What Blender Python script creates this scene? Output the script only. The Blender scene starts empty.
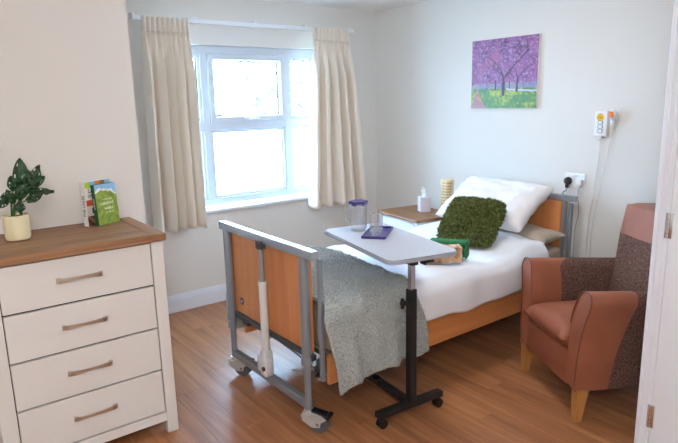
import bpy, bmesh, math, random
from math import pi, sin, cos, radians as rad
from mathutils import Vector as V, Matrix, noise
random.seed(7)
sc = bpy.context.scene
C = sc.collection

# ---------------------------------------------------------------- camera
CAM = (-3.6666, -4.2324, 1.6042); YAW, PITCH, ROLL, FPX = .6465, .2070, -.0235, 575.47
f_ = V((sin(YAW)*cos(PITCH), cos(YAW)*cos(PITCH), -sin(PITCH)))
r0 = V((cos(YAW), -sin(YAW), 0)); u0 = r0.cross(f_)
r_ = cos(ROLL)*r0 + sin(ROLL)*u0; u_ = -sin(ROLL)*r0 + cos(ROLL)*u0
cd = bpy.data.cameras.new('camera'); cam = bpy.data.objects.new('camera', cd); C.objects.link(cam)
m4 = Matrix((r_, u_, -f_)).transposed().to_4x4(); m4.translation = CAM
cam.matrix_world = m4
cd.sensor_width = 36; cd.lens = FPX/678*36; cd.clip_start = .02; cd.clip_end = 300
sc.camera = cam

# ---------------------------------------------------------------- world, exposure
SKY = 32.0; FILL_GLOBE = 64.0; FILL_CEILING = 23.0  # sky strength, then the strengths of the two added fill lamps
wd = bpy.data.worlds.new('overcast_sky'); sc.world = wd; wd.use_nodes = True
bg = wd.node_tree.nodes['Background']
bg.inputs[0].default_value = (.45, .70, 1.0, 1); bg.inputs[1].default_value = SKY
vs = sc.view_settings
vs.view_transform = 'Standard'; vs.look = 'None'; vs.gamma = 1; vs.use_curve_mapping = False; vs.exposure = 0.2
sc.cycles.max_bounces = 14; sc.cycles.diffuse_bounces = 7; sc.cycles.transparent_max_bounces = 24

# ---------------------------------------------------------------- materials
def lin(h):
    h = h.lstrip('#'); o = []
    for i in (0, 2, 4):
        c = int(h[i:i+2], 16)/255; o.append(c/12.92 if c <= .04045 else ((c+.055)/1.055)**2.4)
    return (*o, 1)
def new_mat(name):
    m = bpy.data.materials.new(name); m.use_nodes = True
    return m, m.node_tree, m.node_tree.nodes['Principled BSDF']
def coords(nt, scale=(1, 1, 1), rnd=False):
    tc = nt.nodes.new('ShaderNodeTexCoord'); mp = nt.nodes.new('ShaderNodeMapping')
    mp.inputs['Scale'].default_value = scale
    nt.links.new(tc.outputs['Object'], mp.inputs[0])
    if rnd:
        oi = nt.nodes.new('ShaderNodeObjectInfo'); ml = nt.nodes.new('ShaderNodeVectorMath'); ml.operation = 'SCALE'
        ml.inputs[0].default_value = (17, 31, 7); nt.links.new(oi.outputs['Random'], ml.inputs['Scale'])
        nt.links.new(ml.outputs[0], mp.inputs['Location'])
    return mp
def add_bump(nt, b, src, strength, dist=.01):
    bp = nt.nodes.new('ShaderNodeBump'); bp.inputs['Strength'].default_value = strength; bp.inputs['Distance'].default_value = dist
    nt.links.new(src, bp.inputs['Height']); nt.links.new(bp.outputs[0], b.inputs['Normal'])
def mat(name, col, rough=.5, metal=0, bump=0, bscale=80, vary=0, col2=None, vscale=6, spec=.5, sheen=0, coat=0):
    m, nt, b = new_mat(name)
    b.inputs['Base Color'].default_value = lin(col); b.inputs['Roughness'].default_value = rough
    b.inputs['Metallic'].default_value = metal; b.inputs['Specular IOR Level'].default_value = spec
    b.inputs['Sheen Weight'].default_value = sheen; b.inputs['Coat Weight'].default_value = coat
    if bump:
        n = nt.nodes.new('ShaderNodeTexNoise'); n.inputs['Scale'].default_value = bscale; n.inputs['Detail'].default_value = 3
        nt.links.new(coords(nt).outputs[0], n.inputs['Vector']); add_bump(nt, b, n.outputs['Fac'], bump)
    if col2:
        n = nt.nodes.new('ShaderNodeTexNoise'); n.inputs['Scale'].default_value = vscale; n.inputs['Detail'].default_value = 4
        nt.links.new(coords(nt).outputs[0], n.inputs['Vector'])
        r = nt.nodes.new('ShaderNodeValToRGB'); r.color_ramp.elements[0].position = .35; r.color_ramp.elements[1].position = .65
        r.color_ramp.elements[0].color = lin(col); r.color_ramp.elements[1].color = lin(col2)
        nt.links.new(n.outputs['Fac'], r.inputs[0]); nt.links.new(r.outputs[0], b.inputs['Base Color'])
    return m
def wood(name, dark, mid, light, axis='y', grain=1.0, rough=.45, rnd=True, bump=.05):
    m, nt, b = new_mat(name)
    st = {'x': (1.2, 22, 22), 'y': (22, 1.2, 22), 'z': (22, 22, 1.2)}[axis]
    mp = coords(nt, tuple(s*grain for s in st), rnd)
    n = nt.nodes.new('ShaderNodeTexNoise'); n.inputs['Scale'].default_value = 1; n.inputs['Detail'].default_value = 6
    n.inputs['Roughness'].default_value = .62; n.inputs['Distortion'].default_value = .6
    nt.links.new(mp.outputs[0], n.inputs['Vector'])
    r = nt.nodes.new('ShaderNodeValToRGB'); e = r.color_ramp.elements
    e[0].position = .28; e[0].color = lin(dark); e[1].position = .74; e[1].color = lin(light)
    k = e.new(.5); k.color = lin(mid)
    nt.links.new(n.outputs['Fac'], r.inputs[0])
    src = r.outputs[0]
    if rnd:
        oi = nt.nodes.new('ShaderNodeObjectInfo'); mr = nt.nodes.new('ShaderNodeMapRange')
        mr.inputs[3].default_value = .95; mr.inputs[4].default_value = 1.05
        nt.links.new(oi.outputs['Random'], mr.inputs[0])
        hs = nt.nodes.new('ShaderNodeHueSaturation'); nt.links.new(src, hs.inputs['Color']); nt.links.new(mr.outputs[0], hs.inputs['Value'])
        src = hs.outputs[0]
    nt.links.new(src, b.inputs['Base Color']); b.inputs['Roughness'].default_value = rough
    add_bump(nt, b, n.outputs['Fac'], bump, .002)
    return m
def glassmat(name, tint=(1, 1, 1, 1), base=.03, rim=.5, milk=0):
    """thin clear sheet: see-through, glossier at grazing angles"""
    m = bpy.data.materials.new(name); m.use_nodes = True; nt = m.node_tree; nt.nodes.clear()
    out = nt.nodes.new('ShaderNodeOutputMaterial'); mx = nt.nodes.new('ShaderNodeMixShader')
    t = nt.nodes.new('ShaderNodeBsdfTransparent'); g = nt.nodes.new('ShaderNodeBsdfGlossy'); fr = nt.nodes.new('ShaderNodeLayerWeight')
    pw = nt.nodes.new('ShaderNodeMath'); pw.operation = 'POWER'; pw.inputs[1].default_value = 2.6
    ad = nt.nodes.new('ShaderNodeMath'); ad.operation = 'MULTIPLY_ADD'; ad.inputs[1].default_value = rim; ad.inputs[2].default_value = base
    t.inputs[0].default_value = tint; g.inputs['Roughness'].default_value = .03; fr.inputs[0].default_value = .5
    nt.links.new(fr.outputs['Facing'], pw.inputs[0]); nt.links.new(pw.outputs[0], ad.inputs[0]); nt.links.new(ad.outputs[0], mx.inputs[0])
    body = t.outputs[0]
    if milk:
        df = nt.nodes.new('ShaderNodeBsdfDiffuse'); df.inputs[0].default_value = (.85, .88, .9, 1); m2 = nt.nodes.new('ShaderNodeMixShader'); m2.inputs[0].default_value = milk
        nt.links.new(t.outputs[0], m2.inputs[1]); nt.links.new(df.outputs[0], m2.inputs[2]); body = m2.outputs[0]
    nt.links.new(body, mx.inputs[1]); nt.links.new(g.outputs[0], mx.inputs[2]); nt.links.new(mx.outputs[0], out.inputs[0])
    return m
def printed(name, rough=.45):
    m, nt, b = new_mat(name); a = nt.nodes.new('ShaderNodeVertexColor'); a.layer_name = 'print'
    nt.links.new(a.outputs[0], b.inputs['Base Color']); b.inputs['Roughness'].default_value = rough
    return m
def cloth(name, col, trans=.2, bump=.1, bscale=300, rough=.9):
    m, nt, b = new_mat(name); b.inputs['Base Color'].default_value = lin(col); b.inputs['Roughness'].default_value = rough
    b.inputs['Specular IOR Level'].default_value = .2; b.inputs['Sheen Weight'].default_value = .2
    n = nt.nodes.new('ShaderNodeTexNoise'); n.inputs['Scale'].default_value = bscale
    nt.links.new(coords(nt).outputs[0], n.inputs['Vector']); add_bump(nt, b, n.outputs['Fac'], bump, .003)
    if trans:
        t = nt.nodes.new('ShaderNodeBsdfTranslucent'); t.inputs[0].default_value = lin(col)
        mx = nt.nodes.new('ShaderNodeMixShader'); mx.inputs[0].default_value = trans
        out = nt.nodes['Material Output']
        nt.links.new(b.outputs[0], mx.inputs[1]); nt.links.new(t.outputs[0], mx.inputs[2]); nt.links.new(mx.outputs[0], out.inputs[0])
    return m
def speckle(name, cols, scale=500, rough=.95, bump=.5, stretch=(1, 1, 1)):
    m, nt, b = new_mat(name); b.inputs['Roughness'].default_value = rough; b.inputs['Specular IOR Level'].default_value = .15
    n = nt.nodes.new('ShaderNodeTexNoise'); n.inputs['Scale'].default_value = scale; n.inputs['Detail'].default_value = 4
    nt.links.new(coords(nt, stretch).outputs[0], n.inputs['Vector'])
    r = nt.nodes.new('ShaderNodeValToRGB'); e = r.color_ramp.elements
    e[0].position = .34; e[0].color = lin(cols[0]); e[1].position = .68; e[1].color = lin(cols[-1])
    if len(cols) > 2: e.new(.5).color = lin(cols[1])
    nt.links.new(n.outputs['Fac'], r.inputs[0]); nt.links.new(r.outputs[0], b.inputs['Base Color'])
    add_bump(nt, b, n.outputs['Fac'], bump, .003)
    return m

M = {}
M['wall'] = mat('cream_wall_paint', 'e2dfda', .85, bump=.04, bscale=160, spec=.2)
M['ceiling'] = mat('white_ceiling_paint', 'f0efec', .9, spec=.2)
M['trim'] = mat('white_gloss_trim', 'e3e8f2', .35)
M['upvc'] = mat('white_window_plastic', 'd3dbe5', .35)
M['gasket'] = mat('black_gasket', '35383c', .6)
M['pane'] = glassmat('window_glass', (.97, .99, 1, 1), .02, .4)
M['floor'] = wood('oak_laminate', '7f5034', 'a36c45', 'bc865c', 'y', .9, .36, True, .04)
M['floorbase'] = mat('floor_underlay', '3a2818', .8)
M['curtain'] = cloth('cream_curtain', 'f2e8db', .08, .08, 400)
M['rail'] = mat('white_rail', 'eef0f4', .35)
M['dresser'] = mat('stone_grey_paint', 'dddbd8', .5)
M['dark'] = mat('gap_shade_black', '1a1613', .9)
M['oak'] = wood('oak_top', '6a482f', '8d6443', 'a57b55', 'x', .8, .5, False)
M['oaky'] = wood('oak_top_cross', '6a482f', '8d6443', 'a57b55', 'y', .8, .5, False)
M['pewter'] = mat('brushed_pewter', 'cdc3b8', .36, 1, bump=.05, bscale=200)
M['pot'] = mat('cream_pot', 'e8deb6', .5)
M['soil'] = mat('soil', '2b2018', 1, bump=.8, bscale=120)
M['leaf'] = mat('dark_green_leaf', '12331a', .35, col2='204a26', vscale=18, bump=.15, bscale=60)
M['stem'] = mat('plant_stem', '3f6a38', .5)
M['paper'] = mat('book_pages', 'ece8dc', .8)
M['print'] = printed('printed_surface')
M['white_card'] = mat('white_card', 'ecebea', .5)
M['ink'] = mat('black_ink', '1b1b1b', .6)
M['whiteink'] = mat('white_ink', 'f4f4ee', .6)
M['greencard'] = mat('green_card', '1f5a38', .5)
M['beech'] = wood('beech_veneer', 'b9713c', 'c9814a', 'd49058', 'z', .7, .42, False, .02)
M['beechx'] = wood('beech_rail', 'b9713c', 'c9814a', 'd49058', 'x', .7, .42, False, .02)
M['steel'] = mat('grey_painted_steel', '8d949d', .32, .35)
M['steel_top'] = mat('silver_bar', 'aab2ba', .25, .6)
M['steel_dark'] = mat('dark_grey_steel', '4c5259', .45, .4)
M['chrome'] = mat('chrome', 'd8d8d8', .12, 1)
M['satin'] = mat('satin_metal', 'c9cbcd', .35, .5)
M['rubber'] = mat('grey_rubber', '55585c', .6)
M['black'] = mat('black_plastic', '151516', .4)
M['blackpaint'] = mat('black_powder_coat', '19191b', .45)
M['actuator'] = mat('white_grey_plastic', 'd9dadb', .4)
M['badge'] = mat('blue_badge', '1b2a55', .4)
M['mattress'] = mat('taupe_mattress_cover', 'a08e7c', .85, bump=.1, bscale=200)
M['duvet'] = cloth('white_duvet', 'eef1f8', .05, .06, 250)
M['pillow'] = cloth('white_pillow', 'f0eef0', .04, .06, 250)
M['taupe'] = cloth('taupe_pillow', 'b5a594', .0, .08, 250)
M['throw'] = speckle('grey_fleece', ('969a97', 'aeb2af', 'c2c6c3'), 170, .95, .6)
M['green_pile'] = speckle('green_shag', ('474d26', '69713f', '8a905c'), 60, .9, .3)
M['green_felt'] = mat('green_fleece', '1f6136', .9, bump=.3, bscale=300, col2='2b7443', vscale=25)
M['tan'] = speckle('tan_mottled', ('8c6446', 'c19c79', 'd8bb9a'), 26, .7, .1)
M['tanplain'] = mat('tan_edge', 'c9a888', .7)
M['tabletop'] = mat('pale_grey_laminate', 'b6b8c1', .38)
M['tableedge'] = mat('grey_edge_band', 'a5a8b2', .4)
M['glass'] = glassmat('clear_glass', (.98, .985, .99, 1), .07, .75, .09)
M['purple'] = mat('purple_plastic', '3f3575', .3)
M['nwhite'] = mat('white_bedside_paint', 'e6ebf2', .5)
M['tissuebox'] = mat('lilac_tissue_box', 'd9d5e0', .6)
M['tissue'] = cloth('white_tissue', 'f7f7f7', .3, .02)
M['lampwood'] = mat('pale_lamp_wood', 'f5dfb6', .5)
M['lampcore'] = mat('pale_lamp_paper', 'cfae80', .7)
M['leather'] = mat('tan_brown_leather', '8e523a', .52, bump=.12, bscale=260, col2='985a41', vscale=7, spec=.35)
M['tweed'] = speckle('brown_tweed', ('3c2a25', '64483f', '876a5e'), 170, .95, .5)
M['piping'] = mat('leather_piping', '6d3b29', .45)
M['leg'] = wood('pale_beech_leg', 'a06a38', 'b47c45', 'c08a52', 'z', 1, .4, False, .02)
M['white_plastic'] = mat('white_plastic', 'eceef0', .35)
M['yellow'] = mat('yellow_sticker', 'e8b420', .5)
M['orange'] = mat('orange_button', 'f2761b', .4)
M['bluegrey'] = mat('blue_grey_keys', '6f8796', .5)
M['cord'] = mat('pale_cord', 'd4d4d0', .5)
M['greycord'] = mat('grey_cord', '8d8f92', .5)
M['gwall'] = mat('white_garden_render', 'f4f4f2', .9)
M['ground'] = mat('pale_paving', 'dcdad4', .9)
M['treeleaf'] = mat('tree_leaf', '3f5c50', .6, col2='58776a', vscale=2)
M['bark'] = mat('bark', '3a3029', .9)

# ---------------------------------------------------------------- mesh helpers
def add_box(bm, lo, hi, bev=0, seg=2, rot=None, piv=None):
    t = bmesh.new(); bmesh.ops.create_cube(t, size=1)
    lo, hi = V(lo), V(hi); c = (lo+hi)/2; s = hi-lo
    for v in t.verts: v.co = V((v.co.x*s.x, v.co.y*s.y, v.co.z*s.z))
    if bev: bmesh.ops.bevel(t, geom=t.edges[:], offset=min(bev, min(s)*.49), segments=seg, affect='EDGES', profile=.5)
    if rot is not None:
        p = V(piv) if piv is not None else c
        for v in t.verts: v.co = rot @ (v.co + c - p) + p
    else:
        for v in t.verts: v.co += c
    merge(bm, t); return bm
def merge(bm, t):
    me = bpy.data.meshes.new('tmp'); t.to_mesh(me); t.free(); bm.from_mesh(me); bpy.data.meshes.remove(me)
def box(lo, hi, bev=0, seg=2, rot=None, piv=None): return add_box(bmesh.new(), lo, hi, bev, seg, rot, piv)
def add_tube(bm, pts, r, n=10, cap=True, square=False):
    pts = [V(p) for p in pts]; rr = r if isinstance(r, (list, tuple)) else [r]*len(pts)
    rings = []; prev = None
    for i, p in enumerate(pts):
        d = (pts[min(i+1, len(pts)-1)] - pts[max(i-1, 0)]).normalized()
        if prev is None:
            a = V((0, 0, 1)) if abs(d.z) < .9 else V((1, 0, 0)); x = d.cross(a).normalized()
        else: x = (prev - d*prev.dot(d)).normalized()
        prev = x; y = d.cross(x)
        rings.append([bm.verts.new(p + rr[i]*(cos(2*pi*k/n)*x + sin(2*pi*k/n)*y)) for k in range(n)])
    for a, b in zip(rings, rings[1:]):
        for k in range(n): bm.faces.new((a[k], a[(k+1) % n], b[(k+1) % n], b[k]))
    if cap: bm.faces.new(rings[0][::-1]); bm.faces.new(rings[-1])
    return bm
def tube(pts, r, n=10, cap=True): return add_tube(bmesh.new(), pts, r, n, cap)
def add_lathe(bm, prof, n=32, c=(0, 0, 0), axis=None):
    c = V(c); rings = []
    for (r, z) in prof:
        if r < 1e-6: rings.append([bm.verts.new(c+V((0, 0, z)))])
        else: rings.append([bm.verts.new(c+V((r*cos(2*pi*k/n), r*sin(2*pi*k/n), z))) for k in range(n)])
    for a, b in zip(rings, rings[1:]):
        for k in range(n):
            k2 = (k+1) % n
            if len(a) == 1 and len(b) == 1: continue
            if len(a) == 1: bm.faces.new((a[0], b[k2], b[k]))
            elif len(b) == 1: bm.faces.new((a[k], a[k2], b[0]))
            else: bm.faces.new((a[k], a[k2], b[k2], b[k]))
    return bm
def lathe(prof, n=32, c=(0, 0, 0)): return add_lathe(bmesh.new(), prof, n, c)
def prism(poly, axis, a, b, bev=0):
    """poly of 2-D points extruded along an axis from a to b"""
    bm = bmesh.new()
    def P(u, w, h): return {'x': (h, u, w), 'y': (u, h, w), 'z': (u, w, h)}[axis]
    A = [bm.verts.new(P(u, w, a)) for u, w in poly]; B = [bm.verts.new(P(u, w, b)) for u, w in poly]
    n = len(poly)
    for k in range(n): bm.faces.new((A[k], A[(k+1) % n], B[(k+1) % n], B[k]))
    bm.faces.new(A[::-1]); bm.faces.new(B)
    bmesh.ops.recalc_face_normals(bm, faces=bm.faces[:])
    if bev: bmesh.ops.bevel(bm, geom=bm.edges[:], offset=bev, segments=2, affect='EDGES', profile=.5)
    return bm
def grid(nu, nv, fn, skip=None, closed_u=False):
    bm = bmesh.new(); vv = [[bm.verts.new(fn(i/nu, j/nv)) for j in range(nv+1)] for i in range(nu+1)]
    for i in range(nu):
        for j in range(nv):
            if skip and skip(i, j): continue
            bm.faces.new((vv[i][j], vv[i+1][j], vv[i+1][j+1], vv[i][j+1]))
    return bm
def world_mat(o):
    m = Matrix.LocRotScale(o.location, o.rotation_euler, o.scale)
    return world_mat(o.parent) @ m if o.parent else m
def obj(name, bm, m, parent=None, smooth=False, world=False, loc=None, rot=None, angle=40):
    """link a bmesh as ONE mesh object; world=True: vertices are in world space"""
    bmesh.ops.recalc_face_normals(bm, faces=bm.faces[:])
    if world and parent:
        bmesh.ops.transform(bm, matrix=world_mat(parent).inverted(), verts=bm.verts[:])
    if smooth:
        for f in bm.faces: f.smooth = True
        for e in bm.edges:
            if len(e.link_faces) == 2 and e.calc_face_angle(0) > rad(angle): e.smooth = False
    me = bpy.data.meshes.new(name); bm.to_mesh(me); bm.free()
    o = bpy.data.objects.new(name, me); C.objects.link(o)
    if m: me.materials.append(M[m] if isinstance(m, str) else m)
    if parent: o.parent = parent
    if loc is not None: o.location = loc
    if rot is not None: o.rotation_euler = rot
    return o
def tag(o, label, cat, group=None):
    o['label'] = label; o['category'] = cat
    if group: o['group'] = group
    return o
def thing(name, label, cat, loc=(0, 0, 0), rz=0, group=None):
    o = bpy.data.objects.new(name, None); C.objects.link(o); o.empty_display_size = .1
    o.location = loc; o.rotation_euler = (0, 0, rz); return tag(o, label, cat, group)
def struct(name, bm, m, smooth=False):
    o = obj(name, bm, m, None, smooth); o['kind'] = 'structure'; return o
def copy_tree(o, parent=None):
    c = o.copy(); C.objects.link(c); c.parent = parent
    for ch in [x for x in C.objects if x.parent == o]: copy_tree(ch, c)
    return c
def share(o, loc, rot=None, name=None):
    c = o.copy(); C.objects.link(c); c.location = loc
    if rot is not None: c.rotation_euler = rot
    return c
def solidify(o, t, off=-1):
    s = o.modifiers.new('thickness', 'SOLIDIFY'); s.thickness = t; s.offset = off
def subsurf(o, n=1):
    s = o.modifiers.new('smooth', 'SUBSURF'); s.levels = n; s.render_levels = n
def fbm(x, y, z=0): return noise.noise(V((x, y, z)))
def lettering(name, text, size, m, parent, loc, rot, align='CENTER', ext=.0004, xs=1.0):
    cu = bpy.data.curves.new('tmp', 'FONT'); cu.body = text; cu.size = size; cu.align_x = align; cu.align_y = 'CENTER'; cu.extrude = ext
    t = bpy.data.objects.new('tmp', cu); C.objects.link(t); bpy.context.view_layer.update()
    me = bpy.data.meshes.new_from_object(t.evaluated_get(bpy.context.evaluated_depsgraph_get()))
    bpy.data.objects.remove(t); bpy.data.curves.remove(cu)
    me.name = name; me.materials.clear(); me.materials.append(M[m])
    o = bpy.data.objects.new(name, me); C.objects.link(o); o.parent = parent; o.location = loc; o.rotation_euler = rot; o.scale = (xs, 1, 1)
    return o
def print_grid(name, nu, nv, fn, colfn, m, parent, world=False):
    """a flat printed face: one colour for each small face"""
    bm = grid(nu, nv, fn)
    if world and parent: bmesh.ops.transform(bm, matrix=world_mat(parent).inverted(), verts=bm.verts[:])
    me = bpy.data.meshes.new(name); bm.to_mesh(me); bm.free()
    ca = me.color_attributes.new('print', 'FLOAT_COLOR', 'CORNER'); k = 0
    for i in range(nu):
        for j in range(nv):
            c = colfn((i+.5)/nu, (j+.5)/nv)
            for q in range(4): ca.data[k].color = (c[0], c[1], c[2], 1); k += 1
    me.materials.append(M[m]); o = bpy.data.objects.new(name, me); C.objects.link(o); o.parent = parent
    return o

# ================================================================ THE ROOM
H_ = 2.4; XL, YB = -4.7, -5.3; SX, SY = -2.645, -1.12       # far-left corner of room; step of the left wall
# floor: base slab and laminate planks
fl = struct('floor', box((XL-.1, YB-.1, -.12), (.1, .1, -.012)), 'floorbase')
PW, PL = .156, 1.21
pb = box((-PW/2+.0002, -PL/2+.0002, -.012), (PW/2-.0002, PL/2-.0005, 0), .0004, 1)
plank0 = None; k = 0
x = -PW/2+.02
while x > XL-PW:
    y = .05 - PL/2 + (k*.43 % 1)*PL
    while y - PL/2 > YB-.05:
        if plank0 is None:
            plank0 = obj('plank', pb, 'floor', fl, loc=(x, y, 0))
        else: share(plank0, (x, y, 0))
        y -= PL
    x -= PW; k += 1
struct('ceiling', box((XL-.1, YB-.1, H_), (.1, .1, H_+.1)), 'ceiling')
WX0, WX1, WZ0, WZ1, WT = -2.06, -.60, .775, 2.045, .30      # window opening
bm = bmesh.new()
for lo, hi in (((SX-.1, 0, 0), (WX0, WT, H_)), ((WX1, 0, 0), (.15, WT, H_)), ((WX0, 0, 0), (WX1, WT, WZ0)), ((WX0, 0, WZ1), (WX1, WT, H_))):
    add_box(bm, lo, hi)
struct('wall_window', bm, 'wall')
struct('wall_right', box((0, YB, 0), (.15, 0, H_)), 'wall')
struct('wall_left', box((XL, SY, 0), (SX, SY+.4, H_)), 'wall')
struct('wall_recess', box((SX-.15, SY+.4, 0), (SX, 0, H_)), 'wall')
struct('wall_side', box((XL-.1, YB, 0), (XL, SY, H_)), 'wall')
struct('wall_back', box((XL, YB-.1, 0), (0, YB, H_)), 'wall')
def base_profile(d, h=.14): return [(0, 0), (d, 0), (d, h*.72), (d*.82, h*.78), (d*.82, h*.84), (d*.5, h*.93), (d*.35, h), (0, h)]
struct('baseboard_window', prism([(-u, w) for u, w in base_profile(.018)], 'x', SX, 0), 'trim')
struct('baseboard_right', prism([(-u, w) for u, w in base_profile(.018)], 'y', YB, -.018), 'trim')
struct('baseboard_recess', prism([(SX+u, w) for u, w in base_profile(.018)], 'y', SY, -.018), 'trim')
struct('baseboard_left', prism([(SY-u, w) for u, w in base_profile(.018)], 'x', XL, SX+.018), 'trim')
# partition with the side-room door
JX, JY = -1.235, -3.165
DY = JY-.058                                                 # hinge line of the door
struct('wall_partition', box((JX+.02, YB, 0), (JX+.14, JY-.02, H_)), 'wall')
struct('baseboard_partition', prism([(JY-.02+u, w) for u, w in base_profile(.016)], 'x', JX+.022, JX+.155), 'trim')
bm = bmesh.new()                                             # moulded architrave strips
add_box(bm, (JX, JY-.06, 0), (JX+.02, JY, 2.1), .004)
add_box(bm, (JX-.008, JY-.022, 0), (JX+.002, JY-.004, 2.1), .003)
add_box(bm, (JX-.005, JY-.046, 0), (JX+.002, JY-.034, 2.1), .002)
add_box(bm, (JX+.0, JY-.024, 0), (JX+.16, JY, 2.1), .003)
add_box(bm, (JX, JY-.95, 2.04), (JX+.02, JY-.06, 2.1), .004)
struct('trim_1', bm, 'trim')
d1 = struct('door_1', box((JX+.004, DY-.80, .008), (JX+.02, DY-.003, 2.035), .002), 'trim')
for z in (1.078, .23, 1.86):
    h = bmesh.new(); add_box(h, (JX-.0025, DY-.016, z-.052), (JX+.006, DY+.016, z+.052), .001)
    for q in range(5): add_tube(h, [(JX-.006, DY, z-.05+q*.02), (JX-.006, DY, z-.05+q*.02+.0185)], .006, 10)
    obj('hinge', h, 'chrome', d1, True)
struct('trim_2', prism([(JX+.002-u, w) for u, w in base_profile(.0145)], 'y', YB, JY-.97), 'trim')

# ------------------------------------------------ window
FY0, FY1 = .07, .14                                          # frame depth
win = bpy.data.objects.new('window_1', None); C.objects.link(win); win.location = ((WX0+WX1)/2, FY0, WZ0); win['kind'] = 'structure'
def wpart(name, bm, m, parent=win, smooth=False): return obj(name, bm, m, parent, smooth, True)
OF = .055; MW = .062; TR0, TR1 = 1.398, 1.458
MX = (-1.70, -.945)                                           # mullion centres
bm = bmesh.new()
add_box(bm, (WX0, FY0, WZ0+.02), (WX0+OF, FY1, WZ1), .006); add_box(bm, (WX1-OF, FY0, WZ0+.02), (WX1, FY1, WZ1), .006)
add_box(bm, (WX0, FY0-.001, WZ1-OF-.012), (WX1, FY1, WZ1), .006); add_box(bm, (WX0, FY0-.001, WZ0+.018), (WX1, FY1, WZ0+OF+.018), .006)
wpart('frame', bm, 'upvc')
for mx in MX: wpart('mullion', box((mx-MW/2, FY0-.002, WZ0+.05), (mx+MW/2, FY1, WZ1-.05), .006), 'upvc')
cols = [(WX0+OF, MX[0]-MW/2), (MX[0]+MW/2, MX[1]-MW/2), (MX[1]+MW/2, WX1-OF)]
def ring(bm, x0, x1, z0, z1, w, y0, y1, bev=.004):
    add_box(bm, (x0, y0, z0), (x0+w, y1, z1), bev); add_box(bm, (x1-w, y0, z0), (x1, y1, z1), bev)
    add_box(bm, (x0, y0+.0007, z0), (x1, y1, z0+w), bev); add_box(bm, (x0, y0+.0007, z1-w), (x1, y1, z1), bev)
for i, (a, b) in enumerate(cols):
    wpart('transom', box((a-.004, FY0-.0015, TR0), (b+.004, FY1, TR1), .006), 'upvc')
    for z0, z1, upper in ((WZ0+OF+.016, TR0, False), (TR1, WZ1-OF-.01, True)):
        w = .012
        if upper and i == 1:                                  # the top-hung opening sash
            w = .046; bm = bmesh.new(); ring(bm, a-.006, b+.006, z0-.006, z1+.006, w, FY0-.022, FY0+.045, .006); s = wpart('sash', bm, 'upvc')
            xc = (a+b)/2 - .01
            hb = box((xc-.055, FY0-.034, z0+.010), (xc+.055, FY0-.022, z0+.030), .004); add_box(hb, (xc-.012, FY0-.05, z0+.008), (xc+.012, FY0-.03, z0+.032), .004)
            add_box(hb, (xc-.010, FY0-.062, z0+.004), (xc+.075, FY0-.048, z0+.022), .005)
            obj('window_handle', hb, 'upvc', s, False, True)
        else:
            bm = bmesh.new(); ring(bm, a, b, z0, z1, w+.008, FY0+.012, FY0+.05, .003); wpart('bead', bm, 'upvc')
            w += .008
        bm = bmesh.new(); ring(bm, a+w-.003, b-w+.003, z0+w-.003, z1-w+.003, .010, FY0+.028, FY0+.034, 0)
        wpart('gasket', bm, 'gasket')
        wpart('pane', box((a+w-.002, FY0+.036, z0+w-.002), (b-w+.002, FY0+.040, z1-w+.002)), 'pane')
bm = bmesh.new(); add_box(bm, (WX0-.05, -.045, WZ0-.024), (WX1+.05, .0, WZ0+.004), .008, 3); add_box(bm, (WX0, -.01, WZ0-.0), (WX1, FY0+.01, WZ0+.004), .0)
wpart('sill', bm, 'trim', smooth=True)

# ------------------------------------------------ outside the window
struct('ground_outside', box((-30, .6, -.25), (60, 60, -.15)), 'ground')
gw = tag(obj('garden_wall', bmesh.new(), 'gwall'), 'white rendered garden wall outside the window', 'garden wall')
bm = bmesh.new(); add_box(bm, (-12, 8.0, -.15), (40, 8.25, 1.18), .02); add_box(bm, (-12, 7.95, 1.18), (40, 8.3, 1.24), .02); bm.to_mesh(gw.data); bm.free()
def tree(x, y, h, rx, seed, label):
    rnd = random.Random(seed)
    t = thing('garden_tree', label, 'tree', (x, y, -.15), 0)
    bm = tube([(0, 0, 0), (.05, .03, h*.3), (-.05, 0, h*.6), (0, 0, h*.95)], [.16, .13, .09, .02], 8)
    for q in range(9):
        a = rnd.uniform(0, 6.28); z0 = h*rnd.uniform(.25, .7); L = rx*rnd.uniform(.5, .9)
        add_tube(bm, [(0, 0, z0), (cos(a)*L*.5, sin(a)*L*.5, z0+L*.25), (cos(a)*L, sin(a)*L, z0+L*.4)], [.05, .035, .012], 6)
    obj('trunk', bm, 'bark', t, True)
    vs_, fs = [], []
    cl = [(V((rnd.uniform(-1, 1)*rx*.85, rnd.uniform(-1, 1)*rx*.7, h*rnd.uniform(.3, 1.0))), rnd.uniform(.22, .5)) for _ in range(70)]
    for c, rr in cl:
        for _ in range(95):
            d = V((rnd.gauss(0, 1), rnd.gauss(0, 1), rnd.gauss(0, 1))); p = c + d*rr*.55
            a = V((rnd.gauss(0, 1), rnd.gauss(0, 1), rnd.gauss(0, 1))).normalized(); b = a.orthogonal().normalized(); L = rnd.uniform(.06, .11)
            n = len(vs_); vs_ += [p-a*L, p+b*L*.45, p+a*L, p-b*L*.45]; fs.append((n, n+1, n+2, n+3))
    me = bpy.data.meshes.new('foliage'); me.from_pydata(vs_, [], fs); me.materials.append(M['treeleaf'])
    o = bpy.data.objects.new('foliage', me); C.objects.link(o); o.parent = t; o['kind'] = 'stuff'
tree(7.5, 11.5, 4.6, 4.6, 3, 'leafy green tree behind the garden wall, seen through the middle and narrow panes')

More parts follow.
